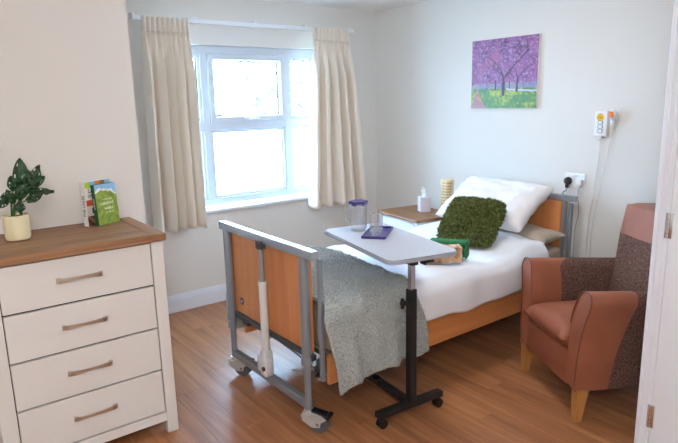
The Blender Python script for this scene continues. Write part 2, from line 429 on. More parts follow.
# ------------------------------------------------ curtain rail and curtains
RZ = 2.200
cr = thing('curtain_rail', 'white curtain rail fixed above the window', 'curtain rail', (-1.30, -.07, RZ))
obj('track', box((-2.262, -.088, RZ-.014), (-.335, -.064, RZ+.014), .004), 'rail', cr, False, True)
for xx in (-2.266, -.331): obj('end_cap', box((xx-.006, -.092, RZ-.018), (xx+.006, -.060, RZ+.018), .004), 'rail', cr, False, True)
for xx in (-2.255, -1.80, -1.30, -.82, -.352): obj('bracket', box((xx-.012, -.066, RZ-.012), (xx+.012, 0.002, RZ+.03), .003), 'rail', cr, False, True)
def curtain(label, t0, t1, b0, b1, zb, folds, seed):
    zt = RZ+.006; hz = .105
    t = thing('curtain', label, 'curtain', ((b0+b1)/2, -.10, zb), 0, 'curtains at the window')
    def pt(s, v, header=False):
        z = zt + (zb-zt)*v
        k = min(1, max(0, (v*(zt-zb)-hz*.6)/.35)); k = k*k*(3-2*k)
        x0 = t0+(b0-t0)*v**.8; x1 = t1+(b1-t1)*v**.8
        w1 = sin(2*pi*(folds*s + .35*fbm(s*3, seed)) + seed)
        w2 = sin(2*pi*(folds*2*s) + seed*2)
        amp = .070+.02*v
        w1 = math.copysign(abs(w1)**.8, w1)
        wave = (1-k)*.024*w2 + k*(amp*w1 + .010*sin(2*pi*folds*2.3*s+seed) )
        ss = s + k*.5/folds/6.28*sin(2*pi*folds*s*2+seed)
        y = -.118 + wave*(.85+.15*v) - .012*v + k*.012*fbm(s*4, v*3, seed)
        return V((x0+(x1-x0)*ss, y, z + (.012*fbm(s*5, seed+9) if v > .98 else 0)))
    vh = hz/(zt-zb)
    bm = grid(150, 44, lambda a, b: pt(a, vh+(1-vh)*b)); o = obj('drape', bm, 'curtain', t, True, True, angle=80); solidify(o, .004, 0)
    bm = grid(150, 8, lambda a, b: pt(a, vh*b) + V((0, -.002*sin(pi*b), 0))); o = obj('pleated_heading', bm, 'curtain', t, True, True, angle=80); solidify(o, .007, 0)
curtain('long cream pencil-pleat curtain on the dresser side of the window', -2.215, -1.885, -2.25, -1.90, .685, 4.6, 1.3)
curtain('cream pencil-pleat curtain in the corner beside the bedside cabinet', -.775, -.425, -.875, -.275, .690, 4.6, 2.6)

# ------------------------------------------------ added fill lamps, unseen above the frame: globe and flush dome
cl = thing('fill_globe_light', 'added white globe lamp out of view, giving fill light', 'fill light', (-3.9, -4.4, H_))
obj('ceiling_rose', lathe([(0, 0), (.055, 0), (.05, -.02), (.02, -.03), (0, -.03)], 28), 'white_plastic', cl, True)
obj('drop_rod', tube([(0, 0, -.02), (0, 0, -.06)], .008, 10), 'chrome', cl, True)
dm, dnt, db = new_mat('fill_globe_glow'); db.inputs['Base Color'].default_value = (.9, .9, .9, 1)
db.inputs['Emission Color'].default_value = (.96, .975, 1, 1); db.inputs['Emission Strength'].default_value = FILL_GLOBE
M['globe'] = dm
obj('globe', lathe([(0, -.05)]+[(.16*sin(pi*q/18), -.21+.16*cos(pi*q/18)) for q in range(1, 18)]+[(0, -.37)], 32), 'globe', cl, True)

c2 = thing('fill_ceiling_light', 'added flush round lamp out of view, fill light over the bed', 'fill light', (-1.35, -2.1, H_))  # second unseen lamp, added to brighten the bed, table and right wall
obj('lamp_body', lathe([(0, 0), (.235, 0), (.235, -.025), (.22, -.03), (0, -.03)], 40), 'white_plastic', c2, True)
dm2 = dm.copy(); dm2.node_tree.nodes['Principled BSDF'].inputs['Emission Strength'].default_value = FILL_CEILING; M['dome'] = dm2
obj('diffuser', lathe([(.22, -.03), (.21, -.06), (.17, -.085), (.09, -.098), (0, -.10)], 40), 'dome', c2, True)

# ================================================================ DRESSER
dr = thing('chest_of_drawers', 'pale grey four-drawer chest with oak top against the left wall', 'chest of drawers', (-3.12, -1.40, 0))
DX0, DX1, DFY, DBY = -3.497, -2.745, -1.630, -1.150
def dpart(n, bm, m, parent=dr, smooth=False): return obj(n, bm, m, parent, smooth, True)
bm = bmesh.new()
add_box(bm, (DX0+.012, DFY+.03, .08), (DX0+.03, DBY, .985), .001); add_box(bm, (DX1-.03, DFY+.03, .08), (DX1-.012, DBY, .985), .001)
add_box(bm, (DX0+.012, DBY-.01, .08), (DX1-.012, DBY, .985)); add_box(bm, (DX0+.03, DFY+.03, .08), (DX1-.03, DBY, .1))
dpart('carcass', bm, 'dresser')
dpart('drawer_gap_shade', box((DX0+.05, DFY+.022, .10), (DX1-.05, DFY+.04, .98)), 'dark')  # near-black sheet: shade of the drawer gaps put in as colour
for a, b in ((DX0, -3.433), (-2.800, DX1)):
    for y0, y1 in ((DFY, DFY+.055), (DBY-.055, DBY)):
        dpart('leg', box((a, y0, 0), (b, y1, .986), .003), 'dresser')
dpart('bottom_rail', box((-3.433, DFY+.002, .068), (-2.800, DFY+.03, .113), .002), 'dresser')
seams = [.980, .770, .556, .340, .117]
for zt, zb in zip(seams, seams[1:]):
    d = dpart('drawer', box((-3.4285, DFY+.004, zb+.0045), (-2.8045, DFY+.024, zt-.0045), .0020), 'dresser')
    zc = (zt+zb)/2+.004; xc = -3.121
    hb = bmesh.new(); n = 12; L = .172
    up, lo2 = [], []
    prof = []
    for i in range(n+1):
        u = i/n; x_ = xc-L/2+L*u; yy = DFY-.004-.017*sin(pi*u)**.6; prof.append((x_, yy))
    ra, rb = [], []
    for i, (x_, yy) in enumerate(prof):
        u = i/n; hh = .0105 - .004*sin(pi*u); zz = zc + .005*sin(pi*u)
        ra.append([hb.verts.new((x_, yy, zz-hh)), hb.verts.new((x_, yy-.004, zz-hh)), hb.verts.new((x_, yy-.004, zz+hh)), hb.verts.new((x_, yy, zz+hh))])
    for p, q in zip(ra, ra[1:]):
        for c in range(4): hb.faces.new((p[c], p[(c+1) % 4], q[(c+1) % 4], q[c]))
    hb.faces.new(ra[0]); hb.faces.new(ra[-1][::-1])
    for s in (-1, 1): add_box(hb, (xc+s*L/2-.009, DFY-.007, zc-.0115), (xc+s*L/2+.009, DFY+.005, zc+.0115), .002)
    dpart('handle', hb, 'pewter', d)
TX0, TX1, TY0, TY1 = -3.525, -2.732, -1.655, -1.128
for a, b in ((TX0, TX0+.072), (TX1-.072, TX1)):
    dpart('end_board', box((a+.0015, TY0, .985), (b-.0015, TY1, 1.020), .006, 2), 'oaky')
yw = (TY1-TY0)/4
for i in range(4): dpart('top_board', box((TX0+.072, TY0+i*yw, .9852), (TX1-.072, TY0+(i+1)*yw, 1.0197), .0008 if 0 < i < 4 else .002), 'oak')
dpart('top_lip', box((TX0+.06, TY0+.0005, .986), (TX1-.06, TY0+.012, 1.0185), .005), 'oak')

# plant in pot
PP = V((-3.292, -1.315, 1.02))
pl = thing('potted_plant', 'small dark green leafy plant in a cream pot on the chest', 'plant', PP)
obj('pot', lathe([(0, 0), (.043, 0), (.050, .004), (.0535, .016), (.055, .05), (.055, .110), (.0535, .115), (.050, .115), (.049, .104), (0, .102)], 40), 'pot', pl, True)
obj('soil', lathe([(0, .107), (.03, .106), (.049, .103)], 24), 'soil', pl, True)
def leaf(parent, base, tip, width, up, holes, seed, root):
    rnd = random.Random(seed); base, tip = V(base), V(tip); ax = tip-base; L = ax.length; ax.normalize()
    side = ax.cross(V(up)).normalized(); nm = side.cross(ax)
    nu, nv = 12, 10
    hs = set()
    for _ in range(holes): hs.add((rnd.randint(3, 9), rnd.choice((1, 2, 7, 8))))
    def fn(a, b):
        w = width*(sin(pi*min(1, a*.94+.06))**.62)*(1-.35*a); s = (b-.5)*2
        back = -.16*L*(1-a)**4*abs(s)                          # heart-shaped base
        droop = -.14*L*a*a - .10*L*s*s*(.6+.4*a) + .012*fbm(a*4+seed, s*3)
        return base + ax*(a*L+back) + side*(w*s) + nm*droop
    o = obj('leaf', grid(nu, nv, fn, lambda i, j: (i, j) in hs), 'leaf', parent, True, True, angle=85); solidify(o, .0012, 0)
    r = PP + V(root) + V((0, 0, .104)); mid = r.lerp(base, .55) + V((0, 0, .025))
    obj('stem', tube([r, r.lerp(mid, .5)+V((0, 0, .01)), mid, base.lerp(mid, .2), base+ax*L*.1], [.0032, .003, .0028, .0025, .002], 6), 'stem', parent, True, True)
lv = [  # leaf base and tip from the pot base, half width, up, holes
    ((0.036, -0.025, 0.226), (0.039, -0.04, 0.365), 0.040, (-0.2, -1, 0.25), 7),
    ((0.067, 0.005, 0.205), (0.128, -0.01, 0.324), 0.036, (0.3, -1, 0.2), 6),
    ((0.081, -0.015, 0.219), (0.166, -0.03, 0.216), 0.026, (0.1, -0.6, 0.9), 4),
    ((0.006, -0.045, 0.231), (-0.008, -0.06, 0.292), 0.030, (-0.4, -0.9, 0.3), 5),
    ((-0.007, -0.065, 0.181), (-0.025, -0.08, 0.238), 0.024, (0.2, -0.9, 0.4), 3),
    ((0.016, -0.085, 0.172), (0.002, -0.1, 0.14), 0.026, (0.2, -0.9, 0.5), 3),
    ((-0.036, -0.055, 0.188), (-0.085, -0.07, 0.174), 0.030, (-0.2, -0.7, 0.8), 3),
    ((0.061, 0.045, 0.238), (0.082, 0.03, 0.302), 0.040, (0.1, -1, 0.3), 5),
    ((0.045, -0.085, 0.186), (0.102, -0.1, 0.213), 0.024, (0.2, -0.8, 0.6), 3),
    ((0.014, -0.065, 0.197), (0.047, -0.08, 0.257), 0.030, (0.1, -0.9, 0.3), 5),
    ((0.004, 0.055, 0.193), (-0.041, 0.04, 0.2), 0.028, (-0.2, -0.7, 0.6), 3),
    ((0.071, -0.045, 0.242), (0.126, -0.06, 0.283), 0.026, (0.3, -0.8, 0.5), 4)]
for i, (a, b, w, up, hn) in enumerate(lv):
    leaf(pl, PP+V(a), PP+V(b), w, up, hn, i+1, (.025*cos(i*2.1), .025*sin(i*2.1), 0))

# books (local x: along the cover, local -y: front cover faces out)
def book(label, loc, rz, w, h, t, tilt, cover, spine_m, cn):
    b = thing('book', label, 'book', loc, rz, 'books standing on the chest'); b.rotation_euler = (tilt, 0, rz)
    obj('page_block', box((.004, .0015, .002), (w-.003, t-.0015, h-.002)), 'paper', b)
    obj('back_cover', box((0, t-.0015, 0), (w, t, h), .0003, 1), spine_m, b)
    obj('spine', box((-.001, 0, 0), (.003, t, h), .001, 2), spine_m, b)
    obj('front_board', box((0, 0, 0), (w, .0015, h), .0003, 1), spine_m, b)
    print_grid('front_cover', cn[0], cn[1], lambda u, v: V((.002+u*(w-.003), -.0006, .001+v*(h-.002))), cover, 'print', b)
    return b
def collage(u, v):
    if v > .86: return [lin('a8c832'), lin('6fa9d6'), lin('d9772b'), lin('7d6a3a'), lin('7fb2dc')][min(4, int(u*5))][:3]
    if v > .60: return lin('f0efec')[:3]
    if v > .47: return (lin('c8542a') if v < .53 else lin('d9662f'))[:3]
    if v > .24: return (lin('4a2a28') if (u-.3)**2+(v-.34)**2 < .012 else lin('d7d3cf'))[:3]
    return [lin('7a4a34'), lin('3c3030'), lin('a06a44'), lin('504038')][int(u*7+v*9) % 4][:3]
def walks(u, v):
    n = fbm(u*7, v*9, 3)*.5+.5; ridge = .76+.09*sin(u*3.4+.3)+.05*fbm(u*6, 2)
    if v > ridge:
        return lin('eef3f6')[:3] if v < ridge+.05+.05*fbm(u*9, v*4, 8) else lin('8fc0e6')[:3]
    a, b = lin('587827'), lin('a2b84a')
    return [a[q]+(b[q]-a[q])*min(1, max(0, n*1.1)) for q in range(3)]
bA = book('thick white-spined paperback with a photo collage cover on the chest', (-2.974, -1.252, 1.02), rad(24), .150, .222, .030, rad(0), collage, 'white_card', (15, 22))
bA.rotation_euler = (0, 0, rad(24))
lettering('cover_lettering', 'LAKE', .034, 'ink', bA, (.048, -.0012, .176), (pi/2, 0, 0), xs=.8)
lettering('cover_lettering', 'DISTRICT', .020, 'ink', bA, (.048, -.0012, .150), (pi/2, 0, 0), xs=.8)
lettering('spine_lettering', 'THE LAKES', .022, 'ink', bA, (-.0016, .015, .10), (pi/2, -pi/2, -pi/2))
bB = book('slim book with lime green hillside cover and dark green spine', (-2.930, -1.276, 1.02), rad(26), .132, .205, .022, rad(-3), walks, 'greencard', (44, 66))
lettering('cover_lettering', 'Lakeland', .023, 'whiteink', bB, (.066, -.0012, .108), (pi/2, 0, 0))
lettering('cover_lettering', 'walks', .023, 'whiteink', bB, (.072, -.0012, .082), (pi/2, 0, 0))
lettering('cover_lettering', 'A walking guide', .009, 'whiteink', bB, (.070, -.0012, .128), (pi/2, 0, 0))
lettering('cover_lettering', 'to the high fells', .008, 'whiteink', bB, (.074, -.0012, .062), (pi/2, 0, 0))
lettering('spine_lettering', 'LAKELAND', .011, 'whiteink', bB, (-.0016, .011, .11), (pi/2, -pi/2, -pi/2))

# ================================================================ BED
BN, BF = -2.148, -1.205                                       # near and far ends of the end frames
bed = thing('profiling_bed', 'hospital-style profiling bed with beech end boards and grey metal frame', 'bed', (-1.17, -1.69, 0))
def bpart(n, bm, m, parent=bed, smooth=False): return obj(n, bm, m, parent, smooth, True)
def bed_end(x, s, zlow):
    """s=-1 at the foot end (outside towards -x), +1 at the head end"""
    bpart('top_bar', box((x-.021, BN, .894), (x+.021, BF, .936), .003), 'steel_top')
    xb = x - s*.020
    bpart('end_board', box((min(xb, xb-s*.018), BN+.085, .405), (max(xb, xb-s*.018), BF-.06, .895), .002), 'beech')
    bpart('board_rail', box((xb-.014, BN+.06, .375), (xb+.014, BF-.05, .405), .003), 'steel_dark')
    for y in (BN+.095, BF-.06):
        po = bpart('post', tube([(x, y, .365), (x, y, .895)], .0245, 18), 'steel', smooth=True)
        bpart('leg_tube', tube([(x, y, .095), (x, y, .40)], .017, 16), 'steel', smooth=True)
        obj('collar', tube([(x, y, .355), (x, y, .39)], .029, 18), 'steel', po, True, True)
        # castor: swivelled so that the wheel trails towards the door side
        ca = bpart('castor', lathe([(0, .115), (.024, .115), (.025, .100), (.034, .095), (.034, .082), (0, .082)], 18, (x, y, 0)), 'satin', smooth=True)
        RM = Matrix.Translation((x, y, 0)) @ Matrix.Rotation(rad(-58), 4, 'Z') @ Matrix.Scale(1.2, 4)
        def cpart(n, bm, m, sm=False):
            bmesh.ops.transform(bm, matrix=RM, verts=bm.verts[:]); obj(n, bm, m, ca, sm, True)
        w = tube([(.045, -.015, .043), (.045, .015, .043)], .043, 24); add_tube(w, [(.045, -.017, .043), (.045, .017, .043)], .026, 20)
        cpart('wheel', w, 'rubber', True)
        cpart('axle_cap', tube([(.045, -.024, .043), (.045, .024, .043)], .007, 12), 'chrome', True)
        side = [(-.028, .076), (-.022, .050), (.020, .026), (.055, .030), (.060, .052), (.085, .068), (.060, .084), (-.018, .086)]
        fk = prism(side, 'y', -.023, -.019); merge(fk, prism(side, 'y', .019, .023)); add_box(fk, (-.02, -.023, .072), (.05, .023, .086), .005)
        cpart('fork', fk, 'satin')
        pd = box((.015, -.018, .084), (.085, .018, .094), .004, rot=Matrix.Rotation(rad(10), 3, 'Y')); add_tube(pd, [(.09, -.022, .078), (.09, .022, .078)], .010, 10)
        cpart('brake_pedal', pd, 'black')
    bpart('bottom_bar', box((x-.018, BN+.10, .118), (x+.018, BF-.07, .160), .003), 'steel')
    for y in (BN+.014, BF-.014):
        xx = x - s*.034
        bpart('bracket_upright', box((xx-.010, y-.012, .285), (xx+.010, y+.012, .893), .003), 'steel')
        bpart('bracket_clip', box((min(xx, x)-.0, y-.010, .290), (max(xx, x), y+.010, .310), .003), 'chrome')
bed_end(-2.236, -1, .4)
bed_end(-.085, 1, .4)
# lifting column on the foot end
ax_, ay = -2.258, -1.690
act = bpart('lifting_actuator', tube([(ax_, ay, .20), (ax_, ay, .68)], .0215, 18), 'actuator', smooth=True)
obj('rod', tube([(ax_, ay, .66), (ax_, ay, .89)], .014, 14), 'steel_top', act, True, True)
obj('ring', tube([(ax_, ay, .672), (ax_, ay, .69)], .024, 18), 'actuator', act, True, True)
obj('clevis', box((ax_-.02, ay-.022, .865), (ax_+.02, ay+.022, .905), .004), 'steel_dark', act, False, True)
mb = box((ax_-.030, ay-.036, .175), (ax_+.028, ay+.058, .275), .016, 3); add_box(mb, (ax_-.026, ay-.026, .158), (ax_+.028, ay+.026, .31), .012, 3)
obj('motor_housing', mb, 'actuator', act, True, True)
obj('knob', tube([(ax_-.04, ay-.025, .215), (ax_-.03, ay-.025, .215)], .012, 12), 'black', act, True, True)
obj('motor_cable', tube([(ax_+.02, ay+.05, .28), (ax_+.03, ay+.07, .33), (ax_+.06, ay+.02, .36), (ax_+.14, ay-.10, .27), (ax_+.18, ay-.25, .21), (ax_+.2, ay-.32, .25)], .004, 6), 'steel_dark', act, True, True)
bd = bpart('maker_badge', tube([(-2.2185, -1.362, .483), (-2.2150, -1.362, .483)], .021, 24), 'badge', smooth=True)
for q in range(2): obj('badge_mark', box((-2.2195, -1.376, .486-.010*q), (-2.2184, -1.348, .489-.010*q)), 'white_plastic', bd, False, True)
# deck and side boards
for y in (BN+.045, BF-.045):
    bpart('side_board', box((-2.150, y-.011, .235), (-.14, y+.011, .392), .004), 'beechx')
    bpart('side_tube', box((-2.17, y-.03+(.03 if y < -1.7 else -.03)*1.4, .30), (-.15, y+.03+(.03 if y < -1.7 else -.03)*1.4, .35), .004), 'steel_dark')
for i in range(9): bpart('deck_slat', box((-2.10+i*.22, BN+.08, .355), (-2.10+i*.22+.13, BF-.08, .372), .002), 'steel')
bpart('under_frame', box((-1.95, -1.78, .20), (-.4, -1.60, .26), .01), 'steel_dark')

# mattress
mt = tag(obj('mattress', box((-2.140, BN+.03, .395), (-.165, BF-.035, .594), .035, 4), 'mattress', None, True), 'taupe-covered mattress on the bed, bare at the head end', 'mattress')

# duvet and throw share one drape section
BC = (BN+BF)/2
def section(s, top, half, r):
    fl_ = half-r; a = abs(s); sg = 1 if s > 0 else -1
    if a <= fl_: return s, top
    if a <= fl_+r*pi/2:
        g = (a-fl_)/r; return sg*(fl_+r*sin(g)), top-r*(1-cos(g))
    return sg*half, top-r-(a-fl_-r*pi/2)
def wrinkle(x, y, seed, amp):
    return amp*(fbm(x*3.1+y*1.3, y*3.7-x, seed)+.6*fbm(x*7+seed, y*6, seed)+.45*abs(fbm(x*2.2+y*4.5, x*4.2-y*1.7, seed+4)))
HALF, RD, DTOP = .505, .085, .650
def duvet_pt(u, v):
    x = -2.125 + u*(2.125-.435)
    x += .02*fbm(v*4, 3)*(u > .95)
    arc = HALF-RD+RD*pi/2
    lim = arc+.145+.012*fbm(x*4, 1.7)
    s = -lim+2*lim*v                                          # negative: near side
    yo, z = section(s, DTOP, HALF, RD)
    h = max(0, (abs(s)-arc*.9))
    sg = 1 if s > 0 else -1
    z += wrinkle(x, s, 2.0, .026)*(1 if abs(s) < arc*.85 else .35)
    yo += sg*(.014*fbm(x*6, s*2, 5)+.018*(h > 0)*sin(min(1, h/.25)*pi)*(.5+.5*fbm(x*5, 8)))
    hh = min(1, max(0, (u-.74)/.2)); z += .040*hh*hh*(3-2*hh)*max(0, 1-(abs(s)/(arc*1.02))**4)
    return V((x, BC+yo, z))
o = tag(obj('duvet', grid(130, 96, duvet_pt), 'duvet', None, True, angle=85), 'plain white duvet spread over the bed', 'duvet'); solidify(o, .018, -1)

THALF, TTOP = HALF+.021, DTOP+.026
def throw_pt(u, v, off=0):
    arc = THALF-RD+RD*pi/2
    lim_n = arc+.33; lim_f = arc+.36
    s = -lim_n+(lim_n+lim_f)*v
    near = s < 0
    edge = -1.590 - (.06*math.exp(-((abs(s)-.5)/.16)**2) if near else 0) + .02*fbm(s*3, 4)
    x0 = (-2.178 if near else -2.19) - (.055*min(1, max(0, (abs(s)-(THALF-RD))/.10)) - .075*max(0, (abs(s)-arc)/.33) if near else 0)
    x = x0 + (edge-x0)*u
    ss = s
    if near and abs(s) > arc: ss = -(arc + (abs(s)-arc)*(1.0 - .10*u + .10*max(0, .16-u)/.16 + .05*fbm(u*5, 2)))
    yo, z = section(ss, TTOP, THALF, RD)
    sg = -1 if near else 1
    hang = max(0, abs(ss)-arc*.92)
    fold = (.022*sin(u*15+.9+s*1.5)+.010*sin(u*29+2))*min(1, hang/.22)
    yo += sg*(.010+max(0, fold+.012*min(1, hang/.2)))
    z += wrinkle(x, s, 2.0, .026)*(1 if abs(s) < arc*.85 else .3) + .014*max(0, fbm(x*4, s*3, 9))
    x += .012*fbm(s*6, u*3, 7)*(.3+hang*2)
    return V((x, BC+yo, z+.0))
th = obj('fleece_throw', grid(90, 150, throw_pt), 'throw', None, True, angle=85); solidify(th, .012, -1)
tag(th, 'pale grey fluffy fleece throw draped over the foot of the bed', 'throw')
def pile(parent, fn, count, length, width, m, seed, normal_eps=.004, curl=.5):
    rnd = random.Random(seed); vs_, fs = [], []
    for _ in range(count):
        a, b = rnd.uniform(.002, .998), rnd.uniform(.002, .998); p = fn(a, b)
        e = normal_eps; du = fn(min(1, a+e), b)-fn(max(0, a-e), b); dv = fn(a, min(1, b+e))-fn(a, max(0, b-e))
        n = du.cross(dv)
        if n.length < 1e-12: continue
        n.normalize(); yield_n = n
        d = (n + curl*V((rnd.gauss(0, 1), rnd.gauss(0, 1), rnd.gauss(0, 1)))).normalized(); L = length*rnd.uniform(.6, 1.3)
        t = d.orthogonal().normalized(); t = Matrix.Rotation(rnd.uniform(0, 6.28), 3, d) @ t
        w = width*rnd.uniform(.7, 1.3); k = len(vs_); b2 = t.cross(d)
        p = p - n*.003
        mid = p+d*L*.55+b2*L*.12
        vs_ += [p-t*w, p+t*w, mid+t*w*.85, mid-t*w*.85, p+d*L+b2*L*.3*rnd.uniform(-1, 1)]
        fs += [(k, k+1, k+2, k+3), (k+3, k+2, k+4)]
    me = bpy.data.meshes.new('pile'); me.from_pydata(vs_, [], fs); me.materials.append(M[m])
    for pl_ in me.polygons: pl_.use_smooth = True
    o = bpy.data.objects.new('pile', me); C.objects.link(o); o.parent = parent; o['kind'] = 'stuff'
    return o
def tnorm(a, b): return throw_pt(a, b)
# orientation: du x dv points up on the top of the bed
pile(th, throw_pt, 42000, .015, .0018, 'throw', 4, curl=.75)

# pillows
def pillow_bm(w, h, t, seed, puff=.5, n=28, wr=.012, rc=0):
    """closed pillow in its local frame: x width, y height, z thickness, with pointed corners"""
    bm = bmesh.new(); vv = {}
    def P(a, b, sd):
        s, q = a*2-1, b*2-1
        pin = 1-.07*(1-abs(s)**2)*abs(q)**3; pin2 = 1-.07*(1-abs(q)**2)*abs(s)**3
        cr_ = 1-rc*abs(s*q)**3; x = w/2*s*pin2*cr_; y = h/2*q*pin*cr_
        e = max(0, (1-abs(s)**2.6)*(1-abs(q)**2.6))**puff
        return V((x, y, sd*t/2*e*(1+.25*fbm(s*1.7, q*1.7, seed)) + wr*(fbm(s*3, q*3, seed+sd)+.6*fbm(s*7, q*6, seed+sd*2))*(e**.5)))
    for sd in (1, -1):
        for i in range(n+1):
            for j in range(n+1):
                edge = i in (0, n) or j in (0, n)
                k = (i, j, 0 if edge else sd)
                if k not in vv: vv[k] = bm.verts.new(P(i/n, j/n, 0 if edge else sd))
        g = lambda i, j: vv[(i, j, 0 if (i in (0, n) or j in (0, n)) else sd)]
        for i in range(n):
            for j in range(n):
                q = (g(i, j), g(i+1, j), g(i+1, j+1), g(i, j+1))
                bm.faces.new(q if sd > 0 else q[::-1])
    return bm, P
def frame(c, xdir, ydir):
    X = V(xdir).normalized(); Z = X.cross(V(ydir)).normalized(); Y = Z.cross(X)
    m = Matrix((X, Y, Z)).transposed().to_4x4(); m.translation = c; return m
bm, _ = pillow_bm(.66, .28, .11, 4.2, .45, 28, .012)
lp = obj('pillow', bm, 'taupe', None, True, angle=85); lp.matrix_world = frame((-.272, -1.79, .662), (.02, -1, .0), (1, .02, .03))
tag(lp, 'taupe pillow lying flat under the white pillow', 'pillow', 'bed pillows')
bm, _ = pillow_bm(.72, .46, .17, 1.1, .36, 40, .022)
wp = obj('pillow', bm, 'pillow', None, True, angle=85); wp.matrix_world = frame((-.345, -1.66, .868), (.05, -1, -.02), (.83, 0, .50))
tag(wp, 'plump white pillow propped against the beech headboard', 'pillow', 'bed pillows')
# shaggy cushion
bm, PF = pillow_bm(.385, .385, .15, 6.6, .5, 20, .006, .13)
cu = obj('cushion', bm, 'green_pile', None, True, angle=85); cu.matrix_world = frame((-.725, -1.790, .805), (.119, -.354, -.01), (.335, .082, .25))
tag(cu, 'shaggy olive green cushion leaning on the white pillow', 'cushion')
def both(a, b):
    return PF((a*2) if a < .5 else (2-a*2), b, 1 if a < .5 else -1)
pile(cu, both, 17000, .026, .0052, 'green_pile', 9, curl=1.0)

# things lying on the duvet
def duvet_z(x, y, r=.07):
    return max(duvet_pt((xx+2.125)/(2.125-.435), .5+(yy-BC)/(2*(HALF-RD+RD*pi/2+.145))).z for xx in (x-r, x, x+r) for yy in (y-r, y, y+r))
gt = thing('folded_blanket', 'folded dark green fleece blanket in front of the shaggy cushion', 'blanket', (-1.105, -1.925, duvet_z(-1.105, -1.925)+.002), rad(-58))
for i in range(3):
    z0 = .0+i*.034
    obj('fold', box((-.11, -.04, z0+.001), (.112+.005*i, .04, z0+.034), .016, 4), 'green_felt', gt, True)
obj('wrap', box((.108, -.044, -.001), (.126, .044, .106), .009, 3), 'green_felt', gt, True)
tb = thing('tan_box', 'small mottled tan box on the duvet behind the overbed table', 'box', (-1.255, -2.005, duvet_z(-1.255, -2.005)+.002), rad(-36))
obj('box_body', box((-.115, -.045, 0), (.105, .045, .088), .003), 'tan', tb)
obj('end_panel', box((.1045, -.046, -.001), (.119, .046, .090), .003), 'tanplain', tb)

# ================================================================ OVERBED TABLE
OX, OY, OZ = -1.762, -2.287, .8755
ot = thing('overbed_table', 'grey-topped overbed table on a black wheeled base', 'overbed table', (OX, OY, 0), rad(-5))
TR = rad(-7.3)                                                  # the top is swivelled a little further
def rounded(w0, w1, h0, h1, r, n=6):
    p = []
    for cx, cy, a0 in ((w1-r, h1-r, 0), (w0+r, h1-r, 90), (w0+r, h0+r, 180), (w1-r, h0+r, 270)):
        for i in range(n+1): p.append((cx+r*cos(rad(a0+90*i/n)), cy+r*sin(rad(a0+90*i/n))))
    return p
RT = Matrix.Rotation(TR, 4, 'Z')
bm = prism(rounded(-.171, .221, -.090, .690, .05), 'z', OZ-.0225, OZ); bmesh.ops.transform(bm, matrix=RT, verts=bm.verts[:])
tp = obj('table_top', bm, 'tabletop', ot, False)
bm = prism(rounded(-.176, .226, -.095, .695, .055), 'z', OZ-.022, OZ-.002, .0); bmesh.ops.bevel(bm, geom=[e for e in bm.edges if abs(e.verts[0].co.z-e.verts[1].co.z) < 1e-6], offset=.005, segments=2, affect='EDGES'); bmesh.ops.transform(bm, matrix=RT, verts=bm.verts[:])
obj('edge_band', bm, 'tableedge', tp, True)
bk = box((-.075, -.045, OZ-.036), (.09, .05, OZ-.0225), .003); add_tube(bk, [(.03, -.06, OZ-.038), (.085, -.06, OZ-.038)], .010, 10); add_box(bk, (-.02, -.03, OZ-.06), (.02, .03, OZ-.03), .004); add_tube(bk, [(.045, -.05, OZ-.05), (.045, -.02, OZ-.05)], .010, 10)
obj('bracket', bk, 'blackpaint', ot)
obj('inner_post', box((-.0145, -.0125, .45), (.0145, .0125, OZ-.035), .002), 'chrome', ot)
obj('outer_post', box((-.020, -.020, .06), (.020, .020, .690), .003), 'blackpaint', ot)
kb = tube([(-.02, 0, .625), (-.035, 0, .625)], .008, 10); add_tube(kb, [(-.035, 0, .625), (-.060, 0, .625)], [.012, .016], 12); add_box(kb, (-.064, -.009, .597), (-.048, .009, .653), .006)
obj('height_knob', kb, 'black', ot, True)
obj('base_bar', box((-.215, -.022, .060), (.200, .022, .092), .003), 'blackpaint', ot)
obj('base_bar', box((-.215, .58, .060), (.200, .624, .092), .003), 'blackpaint', ot)
obj('base_beam', box((-.022, .02, .064), (.022, .585, .090), .003), 'blackpaint', ot)
obj('beam_label', box((-.0225, .27, .066), (.0225, .33, .0915), .001), 'chrome', ot)
for x_ in (-.19, .175):
    for y_ in (0, .602):
        c = obj('castor', tube([(x_, y_, .045), (x_, y_, .062)], .012, 10), 'black', ot, True)
        w = bmesh.new(); add_tube(w, [(x_+.004, y_-.017, .025), (x_+.004, y_-.003, .025)], .025, 16); add_tube(w, [(x_+.004, y_+.003, .025), (x_+.004, y_+.017, .025)], .025, 16)
        add_box(w, (x_-.018, y_-.012, .028), (x_+.02, y_+.012, .050), .006)
        obj('wheel', w, 'black', c, True)

# jug, tray and tumblers
TZ = OZ+.0005
jg = thing('water_jug', 'clear plastic water jug with a purple lid on the overbed table', 'jug', (-1.643, -1.736, TZ), rad(128))
obj('jug_body', lathe([(0, 0), (.042, 0), (.046, .004), (.0475, .02), (.049, .158), (.0465, .158), (.045, .02), (.040, .007), (0, .006)], 36), 'glass', jg, True)
def hexa(r): return [(r*cos(pi/3*i+.3)*(1), r*sin(pi/3*i+.3)) for i in range(6)]
bm = prism(hexa(.056), 'z', .157, .172, .004); ld_ = obj('lid', bm, 'purple', jg)
obj('lid_rim', prism(hexa(.052), 'z', .147, .158, .002), 'purple', ld_)
obj('jug_handle', tube([(.046, -.01, .135), (.078, -.016, .132), (.084, -.018, .09), (.078, -.016, .05), (.046, -.01, .045)], .006, 8), 'glass', jg, True)
obj('infuser', lathe([(.014, .15), (.014, .075), (.0, .07)], 16), 'glass', jg, True)
ty = thing('tray', 'small purple plastic tray on the overbed table', 'tray', (-1.620, -1.876, TZ), rad(38.6))
obj('tray_base', box((-.128, -.062, 0), (.128, .062, .005), .002), 'purple', ty)
bm = bmesh.new()
